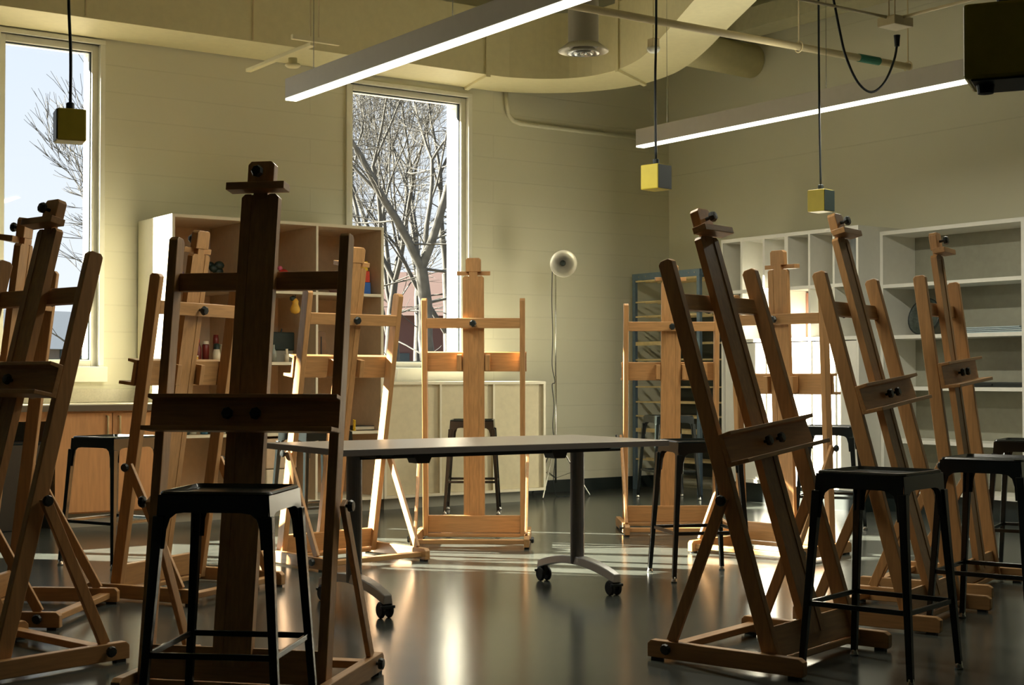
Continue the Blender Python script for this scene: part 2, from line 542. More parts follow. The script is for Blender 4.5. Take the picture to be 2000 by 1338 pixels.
def outlet_box(x, y, z, rz, label, plates, cord, s=.058, h=.066):
    t = thing('hanging_outlet_box', label, 'outlet box', (x, y, z), rz, 'yellow outlet boxes on cords')
    link('box_shell', B((-s, s, -s, s, -h, h)), M_YEL, t, bevel=.006)
    for pl in plates:
        e = .004
        if pl == 'x+': bb = (s, s + e, -s + .003, s - .003, -h + .003, h - .003)
        if pl == 'x-': bb = (-s - e, -s, -s + .003, s - .003, -h + .003, h - .003)
        if pl == 'y-': bb = (-s + .003, s - .003, -s - e, -s, -h + .003, h - .003)
        if pl == 'z-': bb = (-s + .012, s + .004, -s + .004, s - .004, -h - e, -h)
        link('cover_plate', B(bb), M_BLK, t, bevel=.002)
    bm = bmesh.new()
    lathe(bm, [(0, h), (.017, h), (.017, h + .03), (.010, h + .034), (0, h + .034)], 16)
    link('strain_relief', bm, M_CORD, t)
    pts = [(a, b, c - 0) for a, b, c in cord]
    cord_obj('cord', [(0, 0, h + .03)] + pts, .0065, t)
    return t
H1 = ZC - 2.1
outlet_box(1.936, 5.998, 2.085, -YAW + .42, 'dull yellow outlet box hanging on a black cord in front of the left window', ['x-'],
           [(.0, .0, .3), (-.01, .0, .6), (.012, 0, .95), (.02, 0, H1)])
outlet_box(5.02, 5.89, 2.10, -YAW + .80, 'yellow and black outlet box hanging beside the end of the right light', ['y-'],
           [(-.004, 0, .5), (.006, 0, 1.0), (.0, 0, H1)])
outlet_box(6.51, 6.12, 2.10, -YAW + .80, 'yellow and black outlet box hanging on the rightmost cord, above an easel', ['y-'],
           [(-.01, 0, .5), (-.014, 0, 1.1), (-.02, 0, H1)])
ob = outlet_box(2.245, 1.655, 1.650, -YAW - .42 + .0, 'large dark yellow outlet box hanging close at the top right corner', ['z-'],
           [(0, 0, .5), (0, 0, ZC - 1.66)], s=.068, h=.068)
bm = bmesh.new()
lathe(bm, [(0, -.090), (.014, -.088), (.016, -.072), (0, -.072)], 14, Matrix.Translation((-.035, -.02, 0)))
link('plug', bm, M_CORD, ob)
# drooping cord that plugs into the junction box
def P3(px, py, y):      # point on the plane Y=y seen at a pixel (used once, to lay the cord out in the room)
    import mathutils
    R = camo.rotation_euler.to_matrix()
    d = R @ Vector(((px - 1000) / FPX, -(py - 669) / FPX, -1))
    return Vector((0, 0, 1.05)) + d * (y / d.y)
pts = [P3(a, b, 5.22) for a, b in ((1612, -60), (1628, 0), (1640, 60), (1652, 110), (1675, 160), (1702, 180), (1728, 160), (1746, 118), (1752, 87))]
dc = thing('drooping_cord', 'black cord drooping in a loop from a plug under the ceiling junction box', 'cord')
cord_obj('cord_loop', pts, .0065, dc)
bm = bmesh.new()
lathe(bm, [(0, 0), (.013, 0), (.016, .045), (.018, .06), (0, .06)], 12, Matrix.Translation(pts[-1] + Vector((0, 0, -.01))))
link('plug', bm, M_CORD, dc)

# ------------------------------------------------------------ easels
def easel(name_label, x, y, head, tilt, mast, tray, cant=0.0, knob_back=True):
    rz = math.radians(head) - pi / 2
    t = thing('easel', name_label, 'easel', (x, y, 0), rz, 'wooden studio easels')
    T = Matrix.Translation((0, 0, .07)) @ Matrix.Rotation(math.radians(tilt), 4, 'X')   # lean back
    W2 = .311
    # runners with pads
    for s in (-1, 1):
        xc = s * (W2 + .034)
        bm = bmesh.new()
        poly_prism(bm, [(-.49, .01), (.145, .01), (.15, .02), (.15, .062), (.13, .074), (-.475, .074), (-.49, .06)], 'x', xc - .0165, xc + .0165)
        link('runner', bm, M_WOODR, t, bevel=.003)
        link('foot_pad', B((xc - .014, xc + .014, -.475, -.435, 0, .01)), M_RUB, t)
        link('foot_pad', B((xc - .014, xc + .014, .09, .13, 0, .01)), M_RUB, t)
        # post
        bm = bmesh.new()
        L = 1.478
        r = .012
        prof = [(-.03, -.04), (.03, -.04), (.03, L - r), (.03 - r, L), (-.03 + r, L), (-.03, L - r)]
        vs0 = []
        poly_prism(bm, prof, 'x', s * W2 - .0165, s * W2 + .0165)
        for v in bm.verts:
            v.co = T @ v.co
        link('post', bm, M_WOODV, t, bevel=.003)
        # strut from the post down to the rear of the runner
        top = T @ Vector((s * (W2 + .034), -.005, .57))
        bm = bmesh.new()
        bar(bm, top, (s * (W2 + .030), -.395, .072), .018, .042, side=(1, 0, 0))
        link('strut', bm, M_WOODV, t, bevel=.003)
        for c, ax in ((T @ Vector((s * (W2 + .043), -.005, .56)), s), (Vector((s * (W2 + .0505), -.40, .048)), s)):
            bm = bmesh.new()
            Mk = Matrix.Translation(c) @ Matrix.Rotation(ax * pi / 2, 4, 'Y')
            lathe(bm, [(0, 0), (.006, 0), (.006, .008), (.019, .010), (.021, .018), (.017, .026), (0, .027)], 10, Mk)
            link('knob', bm, M_KNOB, t)
    # bottom board, low rail, rear stretcher
    link('base_board', B((-W2 + .016, W2 - .016, -.012, .012, -.020, .090), M=T), M_WOODH, t, bevel=.003)
    link('bottom_rail', B((-W2 + .016, W2 - .016, -.028, .024, -.046, -.024), M=T), M_WOODH, t, bevel=.003)
    link('rear_stretcher', B((-W2 - .018, W2 + .018, -.455, -.405, .025, .052)), M_WOODH, t, bevel=.003)
    # crossbar
    link('crossbar', B((-W2 + .016, W2 - .016, -.030, -.008, 1.290, 1.354), M=T), M_WOODH, t, bevel=.003)
    if knob_back:
        bm = bmesh.new()
        Mk = T @ Matrix.Translation((0.0, -.03, 1.322)) @ Matrix.Rotation(pi / 2, 4, 'X')
        lathe(bm, [(0, 0), (.007, 0), (.007, .02), (.022, .022), (.024, .032), (.018, .042), (0, .043)], 7, Mk)
        link('knob', bm, M_KNOB, t)
    # mast: two side planks with a sliding middle strip
    mt = mast - .115
    bm = bmesh.new()
    for a, b in ((-.067, -.032), (.032, .067)):
        ch = .012
        pts = [(a, .03), (b, .03), (b, mt - (ch if b > 0.05 else 0)), (b - (ch if b > .05 else 0), mt), (a + (ch if a < -.05 else 0), mt), (a, mt - (ch if a < -.05 else 0))]
        poly_prism(bm, pts, 'y', .0, .030)
    box(bm, -.0315, .0315, .002, .027, .03, mt - .002)
    for v in bm.verts:
        v.co = T @ v.co
    link('mast', bm, M_WOODV, t)
    link('slider', B((-.026, .026, .003, .030, mt - .02, mast - .08), M=T), M_WOODV, t, bevel=.002)
    # canvas clamp
    bm = bmesh.new()
    c = .012
    poly_prism(bm, [(-.048, mast - .088), (.048, mast - .088), (.048, mast - c), (.048 - c, mast), (-.048 + c, mast), (-.048, mast - c)], 'y', .0, .038)
    for v in bm.verts:
        v.co = T @ v.co
    cl = link('canvas_clamp', bm, M_WOODV, t, bevel=.003)
    link('clamp_bar', B((-.105, .105, .025, .085, mast - .112, mast - .086), M=T), M_WOODH, cl, bevel=.002)
    bm = bmesh.new()
    lathe(bm, [(0, 0), (.007, 0), (.007, .022), (.020, .024), (.022, .034), (.017, .044), (0, .045)], 7,
          T @ Matrix.Translation((0, .038, mast - .045)) @ Matrix.Rotation(-pi / 2, 4, 'X'))
    link('clamp_knob', bm, M_KNOB, cl)
    # tray: C-shaped in section; on some easels it hangs a little crooked
    TT = T @ Matrix.Translation((0, 0, tray)) @ Matrix.Rotation(math.radians(cant), 4, 'Y') @ Matrix.Translation((0, 0, -tray))
    TL = .335
    u0 = tray
    bm = bmesh.new()
    prof = [(.034, u0 - .060), (.125, u0 - .064), (.125, u0 - .048), (.055, u0 - .045), (.052, u0 + .047), (.088, u0 + .050), (.088, u0 + .064), (.034, u0 + .062)]
    poly_prism(bm, prof, 'x', -TL, TL)
    for v in bm.verts:
        v.co = TT @ v.co
    tr = link('tray', bm, M_WOODH, t, bevel=.002)
    for bx in (-.105, .075):
        link('tray_bracket', B((bx, bx + .03, -.028, .034, u0 - .05, u0 + .05), M=TT), M_WOODV, tr, bevel=.002)
    for kx in (-.05, .05):
        bm = bmesh.new()
        lathe(bm, [(0, 0), (.006, 0), (.006, .012), (.019, .014), (.021, .024), (.016, .032), (0, .033)], 7,
              TT @ Matrix.Translation((kx, .054, u0)) @ Matrix.Rotation(-pi / 2, 4, 'X'))
        link('tray_knob', bm, M_KNOB, tr)
    return t

EAS = [
 ('A', 'dark easel facing the viewer in the foreground, with a black stool before it', 1.99, 4.46, 223, 8.6, 1.735, .855),
 ('B', 'dark easel at the far left foreground, nearest to the left edge', 1.363, 5.472, 194.4, 14.2, 1.697, .98),
 ('C', 'easel seen from behind between the left foreground easel and the left window', 1.765, 6.62, 140.8, 6.9, 1.686, 1.0),
 ('D', 'easel seen from behind in front of the tall cubby shelf, left of the foreground easel', 2.686, 6.899, 119.8, 8.8, 1.705, 1.0),
 ('E', 'pale orange easel seen from behind before the right window, behind the grey table', 5.146, 7.828, 53.3, 5.2, 1.734, 1.07),
 ('F', 'brightly sunlit easel with glowing white left edges behind the left end of the table', 3.934, 7.52, 96.9, 10.0, 1.729, 1.04),
 ('G', 'large easel leaning left in the right foreground, the nearest on the right side', 4.003, 3.815, 286.4, 17.1, 1.70, .755, 4.5),
 ('H', 'orange easel seen from behind in front of the blue-grey metal rack', 6.631, 7.638, 56.6, 3.4, 1.744, 1.01),
 ('I', 'brown easel seen from behind before the sunlit white cubbies', 6.364, 6.28, 11.4, 2.8, 1.735, .93),
 ('J', 'easel leaning left between the large right foreground easel and the rightmost easel', 5.08, 4.14, 290.9, 15.0, 1.76, .92, 4.0),
 ('K', 'rightmost easel, standing almost edge-on before the open grey shelves', 5.995, 4.607, 293.9, 7.5, 1.708, 1.0, 3.0),
]
for e in EAS:
    easel(*e[1:])

# ------------------------------------------------------------ stools
def stool(x, y, deg, label):
    t = thing('metal_stool', label, 'stool', (x, y, 0), math.radians(deg), 'black metal stools')
    H, s, f = .715, .165, .213
    # seat pan with a rounded square outline and a sunk middle
    def rsq(h, r, n=6):
        p = []
        for cx, cy, a0 in ((h - r, h - r, 0), (-h + r, h - r, 90), (-h + r, -h + r, 180), (h - r, -h + r, 270)):
            for k in range(n + 1):
                a = math.radians(a0 + 90 * k / n)
                p.append((cx + r * cos(a), cy + r * sin(a)))
        return p
    bm = bmesh.new()
    loops = [(s, .03, H - .012), (s + .003, .03, H - .006), (s - .001, .03, H), (s - .009, .025, H + .001), (s - .016, .02, H - .011)]
    rings = [[bm.verts.new((a, b, z)) for a, b in rsq(h, r)] for h, r, z in loops]
    for a, b in zip(rings, rings[1:]):
        for k in range(len(a)):
            bm.faces.new((a[k], a[(k + 1) % len(a)], b[(k + 1) % len(a)], b[k]))
    bm.faces.new(rings[-1])
    bm.faces.new(rings[0][::-1])
    link('seat', bm, M_STOOL, t, smooth=False)
    # apron: four folded sides whose lower edge curves into the legs
    bm = bmesh.new()
    for q in range(4):
        R = Matrix.Rotation(q * pi / 2, 4, 'Z')
        pts = [(-s, H - .01), (s, H - .01)]
        lo = [(s + .004, H - .165), (s - .019, H - .165), (s - .024, H - .11), (s - .034, H - .078), (s - .052, H - .064), (s - .08, H - .060)]
        out = pts + lo + [(-a, b) for a, b in lo[::-1]]
        th = .004
        vs0 = [bm.verts.new(R @ Vector((a, -s - (H - b) * .067, b))) for a, b in out]
        vs1 = [bm.verts.new(R @ Vector((a * .985, -s - (H - b) * .067 + th, b))) for a, b in out]
        bm.faces.new(vs0)
        bm.faces.new(vs1[::-1])
        for i in range(len(out)):
            j = (i + 1) % len(out)
            bm.faces.new((vs0[i], vs1[i], vs1[j], vs0[j]))
    link('apron', bm, M_STOOL, t)
    for sx in (-1, 1):
        for sy in (-1, 1):
            bm = bmesh.new()
            rr = []
            for z, hw in ((H - .07, .016), (H - .17, .0145), (.3, .0125), (.02, .011)):
                c = s - .008 + (f - s) * (H - z) / H
                rr.append([bm.verts.new((sx * c + a * hw, sy * c + b * hw, z)) for a, b in ((-1, -1), (1, -1), (1, 1), (-1, 1))])
            for a, b in zip(rr, rr[1:]):
                for k in range(4):
                    bm.faces.new((a[k], a[(k + 1) % 4], b[(k + 1) % 4], b[k]))
            bm.faces.new(rr[0])
            bm.faces.new(rr[-1][::-1])
            lg = link('leg', bm, M_STOOL, t, bevel=.003)
            bm = bmesh.new()
            c = s - .008 + (f - s) * (H - .02) / H
            lathe(bm, [(0, 0), (.015, 0), (.016, .008), (.012, .016), (.011, .03), (0, .03)], 14, Matrix.Translation((sx * c, sy * c, 0)))
            link('foot_cap', bm, M_STEEL, lg, smooth=True)
    # footrest ring, opposite sides at the same height
    z = .245
    c = s - .008 + (f - s) * (H - z) / H
    for q in range(4):
        R = Matrix.Rotation(q * pi / 2, 4, 'Z')
        bm = B((-c, c, -c - .005, -c + .005, z - .009, z + .009), M=R)
        link('footrest_bar', bm, M_STOOL, t, bevel=.002)
    return t
stool(*at(453, 4.39), -42, 'black metal stool in the foreground in front of the dark facing easel')
stool(5.190, 5.752, -22.6, 'black metal stool by the right end of the grey table')
stool(4.06, 3.54, -74.3, 'large black metal stool at the lower right, between two leaning easels')
stool(*at(1938, 6.08), -70.9, 'black metal stool cut by the right edge, the nearer of the two there')
stool(6.67, 4.777, -63.8, 'black metal stool at the right edge, behind the nearer one')
stool(2.849, 8.009, 24.3, 'black metal stool before the orange cabinet doors at the left')
stool(6.196, 9.45, -35.9, 'black metal stool behind the pale easel, before the low cream cabinet')
stool(8.23, 9.50, -20, 'black metal stool behind the easel by the metal rack')
stool(7.40, 6.88, -55, 'black metal stool in front of the sunlit white cubbies')
stool(4.20, 8.20, 5, 'black metal stool behind the sunlit easel, before the tall cubby shelf')

# ------------------------------------------------------------ table
def table():
    t = thing('folding_table', 'long grey laminate table on silver T legs with black casters', 'table', (3.80, 5.81, 0), math.radians(-2.3))
    L2, D2 = .870, .405
    bm = B((-L2, L2, -D2, D2, .712, .740, 0))
    link('tabletop', bm, M_LAM, t, bevel=.003)
    e = .0015
    link('edge_band', B((-L2 - e, L2 + e, -D2 - e, -D2, .7125, .7375), (-L2 - e, L2 + e, D2, D2 + e, .7125, .7375), (-L2 - e, -L2, -D2, D2, .7125, .7375), (L2, L2 + e, -D2, D2, .7125, .7375)), M_LAMEDGE, t)
    link('under_rail', B((-.60, .60, -.03, .03, .672, .700)), M_TRAIL, t)
    for x in (-.43, .30):
        bm = bmesh.new()
        poly_prism(bm, [(x - .05, .710), (x + .05, .710), (x + .03, .665), (x - .03, .665)], 'y', -.31, -.23)
        link('rail_bracket', bm, M_TRAIL, t)
    link('under_rail', B((-.66, .66, -.30, -.26, .690, .712)), M_TRAIL, t)
    for s in (-1, 1):
        x = s * .615
        bm = bmesh.new()
        poly_prism(bm, [(-.34, .711), (.34, .711), (.28, .690), (-.28, .690)], 'x', x - .03, x + .03)
        link('top_arm', bm, M_TRAIL, t)
        lg = bmesh.new()
        n = 20
        ring = []
        for z in (.12, .690):
            ring.append([lg.verts.new((x + .037 * cos(2 * pi * k / n), .030 * sin(2 * pi * k / n), z)) for k in range(n)])
        for k in range(n):
            lg.faces.new((ring[0][k], ring[0][(k + 1) % n], ring[1][(k + 1) % n], ring[1][k]))
        lg.faces.new(ring[0][::-1])
        lg.faces.new(ring[1])
        link('leg', lg, M_TLEG, t, smooth=False)
        # arched foot beam
        bm = bmesh.new()
        prev = None
        for k in range(15):
            v = -.33 + .66 * k / 14
            h = .085 + .055 * (1 - (v / .33) ** 2)
            wd = .024 + .010 * (1 - (v / .33) ** 2)
            q = [bm.verts.new((x + a * wd, v, h + b)) for a, b in ((-1, -.022), (1, -.022), (.8, .018), (-.8, .018))]
            if prev:
                for j in range(4):
                    bm.faces.new((prev[j], prev[(j + 1) % 4], q[(j + 1) % 4], q[j]))
            else:
                bm.faces.new(q[::-1])
            prev = q
        bm.faces.new(prev)
        ft = link('foot_beam', bm, mat('cast_silver_foot', (.50, .50, .48), .35, metal=.5, noise=.03) if s < 0 else bpy.data.materials['cast_silver_foot'], t, bevel=.004)
        for v in (-.30, .30):
            cs = bmesh.new()
            for dx in (-.020, .020):
                Mk = Matrix.Translation((x + dx, v, .036)) @ Matrix.Rotation(pi / 2, 4, 'Y')
                lathe(cs, [(0, -.009), (.030, -.009), (.036, -.004), (.036, .004), (.030, .009), (0, .009)], 20, Mk)
            co = link('caster', cs, M_RUB, t, smooth=False)
            link('caster_fork', B((x - .011, x + .011, v - .022, v + .022, .03, .082), (x - .034, x + .034, v + (.02 if v > 0 else -.036), v + (.036 if v > 0 else -.02), .045, .058)), M_KNOB, co, bevel=.003)
table()

# ------------------------------------------------------------ tall open cubby unit and low unit (back wall)
def cubby_unit(name, label, x0, x1, y0, y1, zs, xs, mb, mi, side_w=.022, toe=None, lip=.02):
    t = thing(name, label, 'shelf unit', (x0, y0, 0))
    W, D = x1 - x0, y1 - y0
    link('side_panel', B((0, side_w, 0, D, zs[0], zs[-1])), mb, t)
    link('side_panel', B((W - side_w, W, 0, D, zs[0], zs[-1])), mb, t)
    link('top_panel', B((side_w, W - side_w, 0, D, zs[-1] - side_w, zs[-1])), mb, t)
    link('bottom_panel', B((side_w, W - side_w, 0, D, zs[0], zs[0] + side_w)), mb, t)
    for z in zs[1:-1]:
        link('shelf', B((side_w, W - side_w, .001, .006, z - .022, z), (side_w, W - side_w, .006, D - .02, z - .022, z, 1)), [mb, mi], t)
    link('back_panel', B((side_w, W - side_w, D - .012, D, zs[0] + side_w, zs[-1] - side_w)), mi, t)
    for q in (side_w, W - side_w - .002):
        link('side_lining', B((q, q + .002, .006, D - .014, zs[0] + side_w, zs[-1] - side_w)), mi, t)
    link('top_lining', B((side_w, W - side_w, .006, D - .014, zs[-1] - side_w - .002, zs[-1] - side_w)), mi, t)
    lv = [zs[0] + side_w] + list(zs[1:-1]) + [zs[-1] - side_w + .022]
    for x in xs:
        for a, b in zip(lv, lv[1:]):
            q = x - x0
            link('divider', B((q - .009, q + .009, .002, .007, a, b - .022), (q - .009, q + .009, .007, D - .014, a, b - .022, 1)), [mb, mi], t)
    return t
# thin tan inner linings make the insides darker than the cream front edges
ZS = (.09, .625, 1.155, 1.69, 2.215)
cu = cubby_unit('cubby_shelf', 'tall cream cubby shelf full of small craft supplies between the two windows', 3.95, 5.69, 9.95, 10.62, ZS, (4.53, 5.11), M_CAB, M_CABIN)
link('toe_kick', B((.03, 1.72, .06, .62, 0, .09)), M_KICK, cu)
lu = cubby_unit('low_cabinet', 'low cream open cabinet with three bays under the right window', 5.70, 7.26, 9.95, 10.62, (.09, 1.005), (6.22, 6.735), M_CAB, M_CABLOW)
link('toe_kick', B((.03, 1.40, .06, .62, 0, .09)), M_KICK, lu)
for a, b in ((.022, .511), (.529, 1.026), (1.044, 1.538)):
    link('sliding_panel', B((a, b, .03, .04, .113, .982)), M_CABLOW, lu)

# ------------------------------------------------------------ counter and orange base cabinets
base = thing('base_cabinet', 'orange maple base cabinet with two doors under the counter', 'cabinet', (3.13, 9.98, 0))
link('cabinet_body', B((0, .80, .02, .64, .10, .805)), M_MAPLE, base)
link('toe_kick', B((0, .80, .08, .60, 0, .10)), M_KICK, base)
for a, b, hx in ((.003, .400, .362), (.406, .797, .448)):
    d = link('door', B((a, b, 0, .019, .11, .795)), M_MAPLE, base, bevel=.002)
    bm = bmesh.new()
    tube(bm, [(hx, .0, .77), (hx, -.028, .77), (hx, -.028, .63), (hx, .0, .63)], .008, 8)
    link('handle', bm, M_SLAT, d, smooth=True)
base2 = thing('base_cabinet', 'plain grey-green end panel and open knee space under the left part of the counter', 'cabinet', (1.6, 10.0, 0))
link('side_panel', B((0, .02, 0, .60, 0, .81)), M_GREYIN, base2)
link('rear_panel', B((.02, 1.5, .60, .62, 0, .81)), M_GREYIN, base2)
link('top_rail', B((.02, 1.5, .02, .05, .74, .81)), M_MAPLE, base2)
ct = thing('worktop', 'long pale laminate worktop with a dark front edge below the left window', 'worktop', (0, 0, 0))
link('slab', B((1.5, 3.94, 9.94, YB - .001, .815, .855)), M_CTOP, ct, bevel=.002)
link('front_edge', B((1.5, 3.94, 9.925, 9.94, .808, .848)), M_CEDGE, ct)
link('backsplash', B((1.5, 3.94, YB - .02, YB - .001, .856, .955)), M_CTOP, ct, bevel=.002)
t = thing('waste_bin', 'black waste bin standing in the knee space under the worktop', 'bin', (2.89, 10.16, 0))
bm = bmesh.new()
vs = []
for z, a, b in ((0, .15, .12), (.58, .19, .15), (.60, .20, .16), (.60, .175, .135), (.05, .14, .11)):
    vs.append([bm.verts.new((i * a, j * b, z)) for i, j in ((-1, -1), (1, -1), (1, 1), (-1, 1))])
for a, b in zip(vs, vs[1:]):
    for k in range(4):
        bm.faces.new((a[k], a[(k + 1) % 4], b[(k + 1) % 4], b[k]))
bm.faces.new(vs[0][::-1]); bm.faces.new(vs[-1])
link('bin_body', bm, M_KNOB, t, bevel=.006)
t = thing('storage_box', 'low dark crate under the worktop at the left', 'box', (2.05, 10.2, 0))
link('crate_body', B((-.2, .2, -.15, .15, 0, .22)), M_KICK, t, bevel=.01)
link('crate_lid', B((-.21, .21, -.16, .16, .22, .25)), M_BLK, t, bevel=.006)

# ------------------------------------------------------------ right wall: white cubbies and grey open shelves
def side_unit(name, label, xf, xb, y0, y1, zs, ys, mb, mi, sw=.022, doors=False, toe=.15, ssw=None):
    """unit whose front faces -X; y0 < y1"""
    t = thing(name, label, 'shelf unit', (xf, y0, 0))
    D, W = xb - xf, y1 - y0
    ssw = ssw or sw
    link('side_panel', B((0, D, 0, ssw, zs[0], zs[-1])), mb, t)
    link('side_panel', B((0, D, W - sw, W, zs[0], zs[-1])), mb, t)
    link('top_panel', B((0, D, ssw, W - sw, zs[-1] - .03, zs[-1])), mb, t)
    link('bottom_panel', B((0, D, ssw, W - sw, zs[0], zs[0] + .03)), mb, t)
    for z in zs[1:-1]:
        link('shelf', B((.001, D - .02, ssw, W - sw, z - .028, z)), mb, t)
    link('back_panel', B((D - .012, D, ssw, W - sw, zs[0] + .03, zs[-1] - .03)), mi, t)
    lv = [zs[0] + .03] + list(zs[1:-1]) + [zs[-1]]
    for y in ys:
        for a, b in zip(lv[(1 if doors else 0):], lv[(2 if doors else 1):]):
            q = y - y0
            wd = .011 if abs(y - 8.468) > .01 else .02
            link('divider', B((.002, D - .014, q - wd, q + wd, a, b - .03)), mb, t)
    link('toe_kick', B((.05, D, .0, W, 0, zs[0])), M_BASE, t)
    return t
YS = (8.99, 8.725, 8.468, 8.215, 7.955)
wc = side_unit('white_cubby_unit', 'tall white cubby unit with a lower closed front, brightly sunlit, against the right wall', 8.60, XR - .01, 7.70, 9.235, (.16, 1.36, 1.775, 2.215), YS, M_WHITE, M_GREYIN, doors=True)
edges = [7.722, 7.955, 8.215, 8.468, 8.725, 8.99, 9.213]
for a, b in zip(edges, edges[1:]):
    link('lower_door', B((.012, .030, a - 7.70 + .012, b - 7.70 - .012, .19, 1.325)), M_WHITE, wc)
for y in YS:
    link('divider', B((0, .05, y - 7.70 - .012, y - 7.70 + .012, .19, 1.332)), M_WHITE, wc)
side_unit('open_shelf_unit', 'large grey-backed open shelf unit at the right end of the right wall', 8.84, XR - .01, 6.38, 7.695, (.16, .563, .969, 1.364, 1.76, 2.175), (), M_WHITE, M_BIGIN, sw=.03, ssw=.03)
side_unit('open_shelf_unit', 'second open shelf unit, only its pale end showing at the right edge', 8.84, XR - .01, 5.0, 6.375, (.16, .563, .969, 1.364, 1.76, 2.175), (), M_WHITE, M_BIGIN, sw=.05, ssw=.05)

# ------------------------------------------------------------ metal rack in the corner
def rack():
    t = thing('drying_rack', 'blue-grey metal rack with pale slatted shelves in the far corner', 'rack', (8.70, 9.62, 0))
    W, D, H = .93, .48, 2.0
    for a in (0, D - .03):
        for b in (0, W - .04):
            link('post', B((a, a + .03, b, b + .04, 0, H)), M_RACKB, t)
    link('top_rail', B((-.003, .0, 0, W, H - .06, H)), M_RACKB, t)
    link('top_rail', B((D, D + .003, 0, W, H - .06, H)), M_RACKB, t)
    for b in (-.003, W):
        link('end_rail', B((0, D, b, b + .003, H - .05, H)), M_RACKB, t)
    for b in (.06, .14, W - .2, W - .1):
        bm = bmesh.new()
        lathe(bm, [(0, 0), (.008, 0), (.007, .004), (0, .005)], 10, Matrix.Translation((-.004, b, H - .03)) @ Matrix.Rotation(-pi / 2, 4, 'Y'))
        link('bolt', bm, M_STEEL, t)
    zs = [1.93, 1.735, 1.60, 1.475, 1.35, 1.20, .95, .81, .68, .55, .42, .28]
    for i, z in enumerate(zs):
        th = .035 if i in (4, 9) else .014
        link('slat_shelf', B((.004, .022, .042, W - .042, z - th / 2, z + th / 2), (.15, .165, .01, W - .01, z - .006, z + .006), (.30, .315, .01, W - .01, z - .006, z + .006), (D - .05, D - .03, .01, W - .01, z - .006, z + .006)), M_SLAT, t)
    link('rear_sheet', B((D + .004, D + .008, .0, W, .12, 1.62)), M_RACKD, t)  # plain dark sheet across the back of the rack
rack()

# ------------------------------------------------------------ reflector lamp on a stand
t = thing('reflector_lamp', 'silver dome reflector lamp on a thin light stand by the back wall', 'lamp', (7.60, 10.27, 0))
bm = bmesh.new()
tube(bm, [(0, 0, .12), (0, 0, 1.05)], .009, 8)
tube(bm, [(0, 0, 1.0), (0, 0, 1.98)], .006, 8)
link('pole', bm, M_STEEL, t, smooth=True)
for a in (-.5, 1.7, 3.7):
    bm = bmesh.new()
    tube(bm, [(0, 0, .50), (.30 * cos(a), .30 * sin(a), .01)], .007, 6)
    tube(bm, [(0, 0, .16), (.17 * cos(a), .17 * sin(a), .22)], .004, 6)
    link('leg', bm, M_STEEL, t)
sh = bmesh.new()
Mk = Matrix.Translation((.03, -.07, 2.035)) @ Matrix.Rotation(math.radians(98), 4, 'X') @ Matrix.Rotation(math.radians(-32), 4, 'Y')
lathe(sh, [(.022, -.07), (.045, -.055), (.085, -.01), (.118, .05), (.120, .052), (.116, .053), (.082, -.006), (.042, -.050), (.02, -.065)], 40, Mk)
link('lamp_shade', sh, mat('spun_aluminium', (.85, .83, .74), .42, metal=.55, noise=.12, nscale=3), t, smooth=True)
bm = bmesh.new()
lathe(bm, [(0, -.11), (.020, -.11), (.022, -.06), (.0, -.06)], 16, Mk)
link('lamp_socket', bm, M_KNOB, t)
bm = bmesh.new()
lathe(bm, [(0, -.06), (.014, -.055), (.026, -.03), (.026, -.012), (.015, .006), (0, .01)], 16, Mk)
link('bulb', bm, M_BLK, t, smooth=True)
cord_obj('cord', [(-.05, -.02, 1.97), (-.055, -.02, 1.7), (-.045, -.02, 1.4), (-.06, -.03, 1.15), (-.03, -.03, 1.0), (-.06, -.03, .97), (-.04, -.03, .8), (-.06, -.04, .6), (-.03, -.04, .4), (-.06, -.05, .15), (-.04, -.07, .01), (.08, -.1, .01)], .0035, t)

# ------------------------------------------------------------ small things on the shelves
def lobj(name, label, cat, prof, m, loc, group=None, n=18, cap=None):
    """turned object; cap = (profile, material, part name)"""
    if cap:
        t = thing(name, label, cat, loc, 0, group)
        bm = bmesh.new(); lathe(bm, prof, n)
        link(name + '_body', bm, m, t, smooth=True)
        bm = bmesh.new(); lathe(bm, cap[0], n)
        link(cap[2], bm, cap[1], t, smooth=True)
        return t
    bm = bmesh.new(); lathe(bm, prof, n)
    o = link(name, bm, m, smooth=True)
    o.location = loc
    return tag(o, label, cat, group)
RED = mat('red_plastic', (.45, .03, .02), .35, noise=.05)
DRED = mat('dark_red_plastic', (.16, .02, .015), .35, noise=.05)
PUR = mat('purple_plastic', (.20, .10, .26), .4, noise=.05)
PINK = mat('pink_plastic', (.60, .12, .22), .45, noise=.08)
YELO = mat('toy_yellow', (.85, .60, .02), .4, noise=.03)
TRED = mat('toy_red', (.75, .06, .02), .4, noise=.03)
TBLU = mat('toy_blue', (.03, .16, .60), .4, noise=.03)
DGRN = mat('dark_green_plastic', (.006, .022, .018), .5, noise=.2)
CRM = mat('cream_plastic', (.70, .64, .48), .5, noise=.04)
GORD = mat('orange_yellow_gourd', (.72, .42, .05), .5, noise=.15)
PLST = mat('pale_plaster', (.55, .52, .40), .8, noise=.06)
BLUC = mat('blue_cloth', (.04, .14, .22), .9, noise=.4, nscale=40, bump=.3)
bot = [(0, 0), (.024, 0), (.026, .01), (.026, .10), (.012, .13), (.010, .14), (0, .14)]
nz = [(.012, .138), (.013, .155), (.004, .20), (0, .20)]
def S1(x, y): return (x, y, 1.691)
def S2(x, y): return (x, y, 1.156)
def S3(x, y): return (x, y, .626)
lobj('squeeze_bottle', 'purple squeeze bottle at the left of the top cubby row', 'bottle', bot, PUR, S1(4.10, 10.15), cap=(nz, PUR, 'nozzle'))
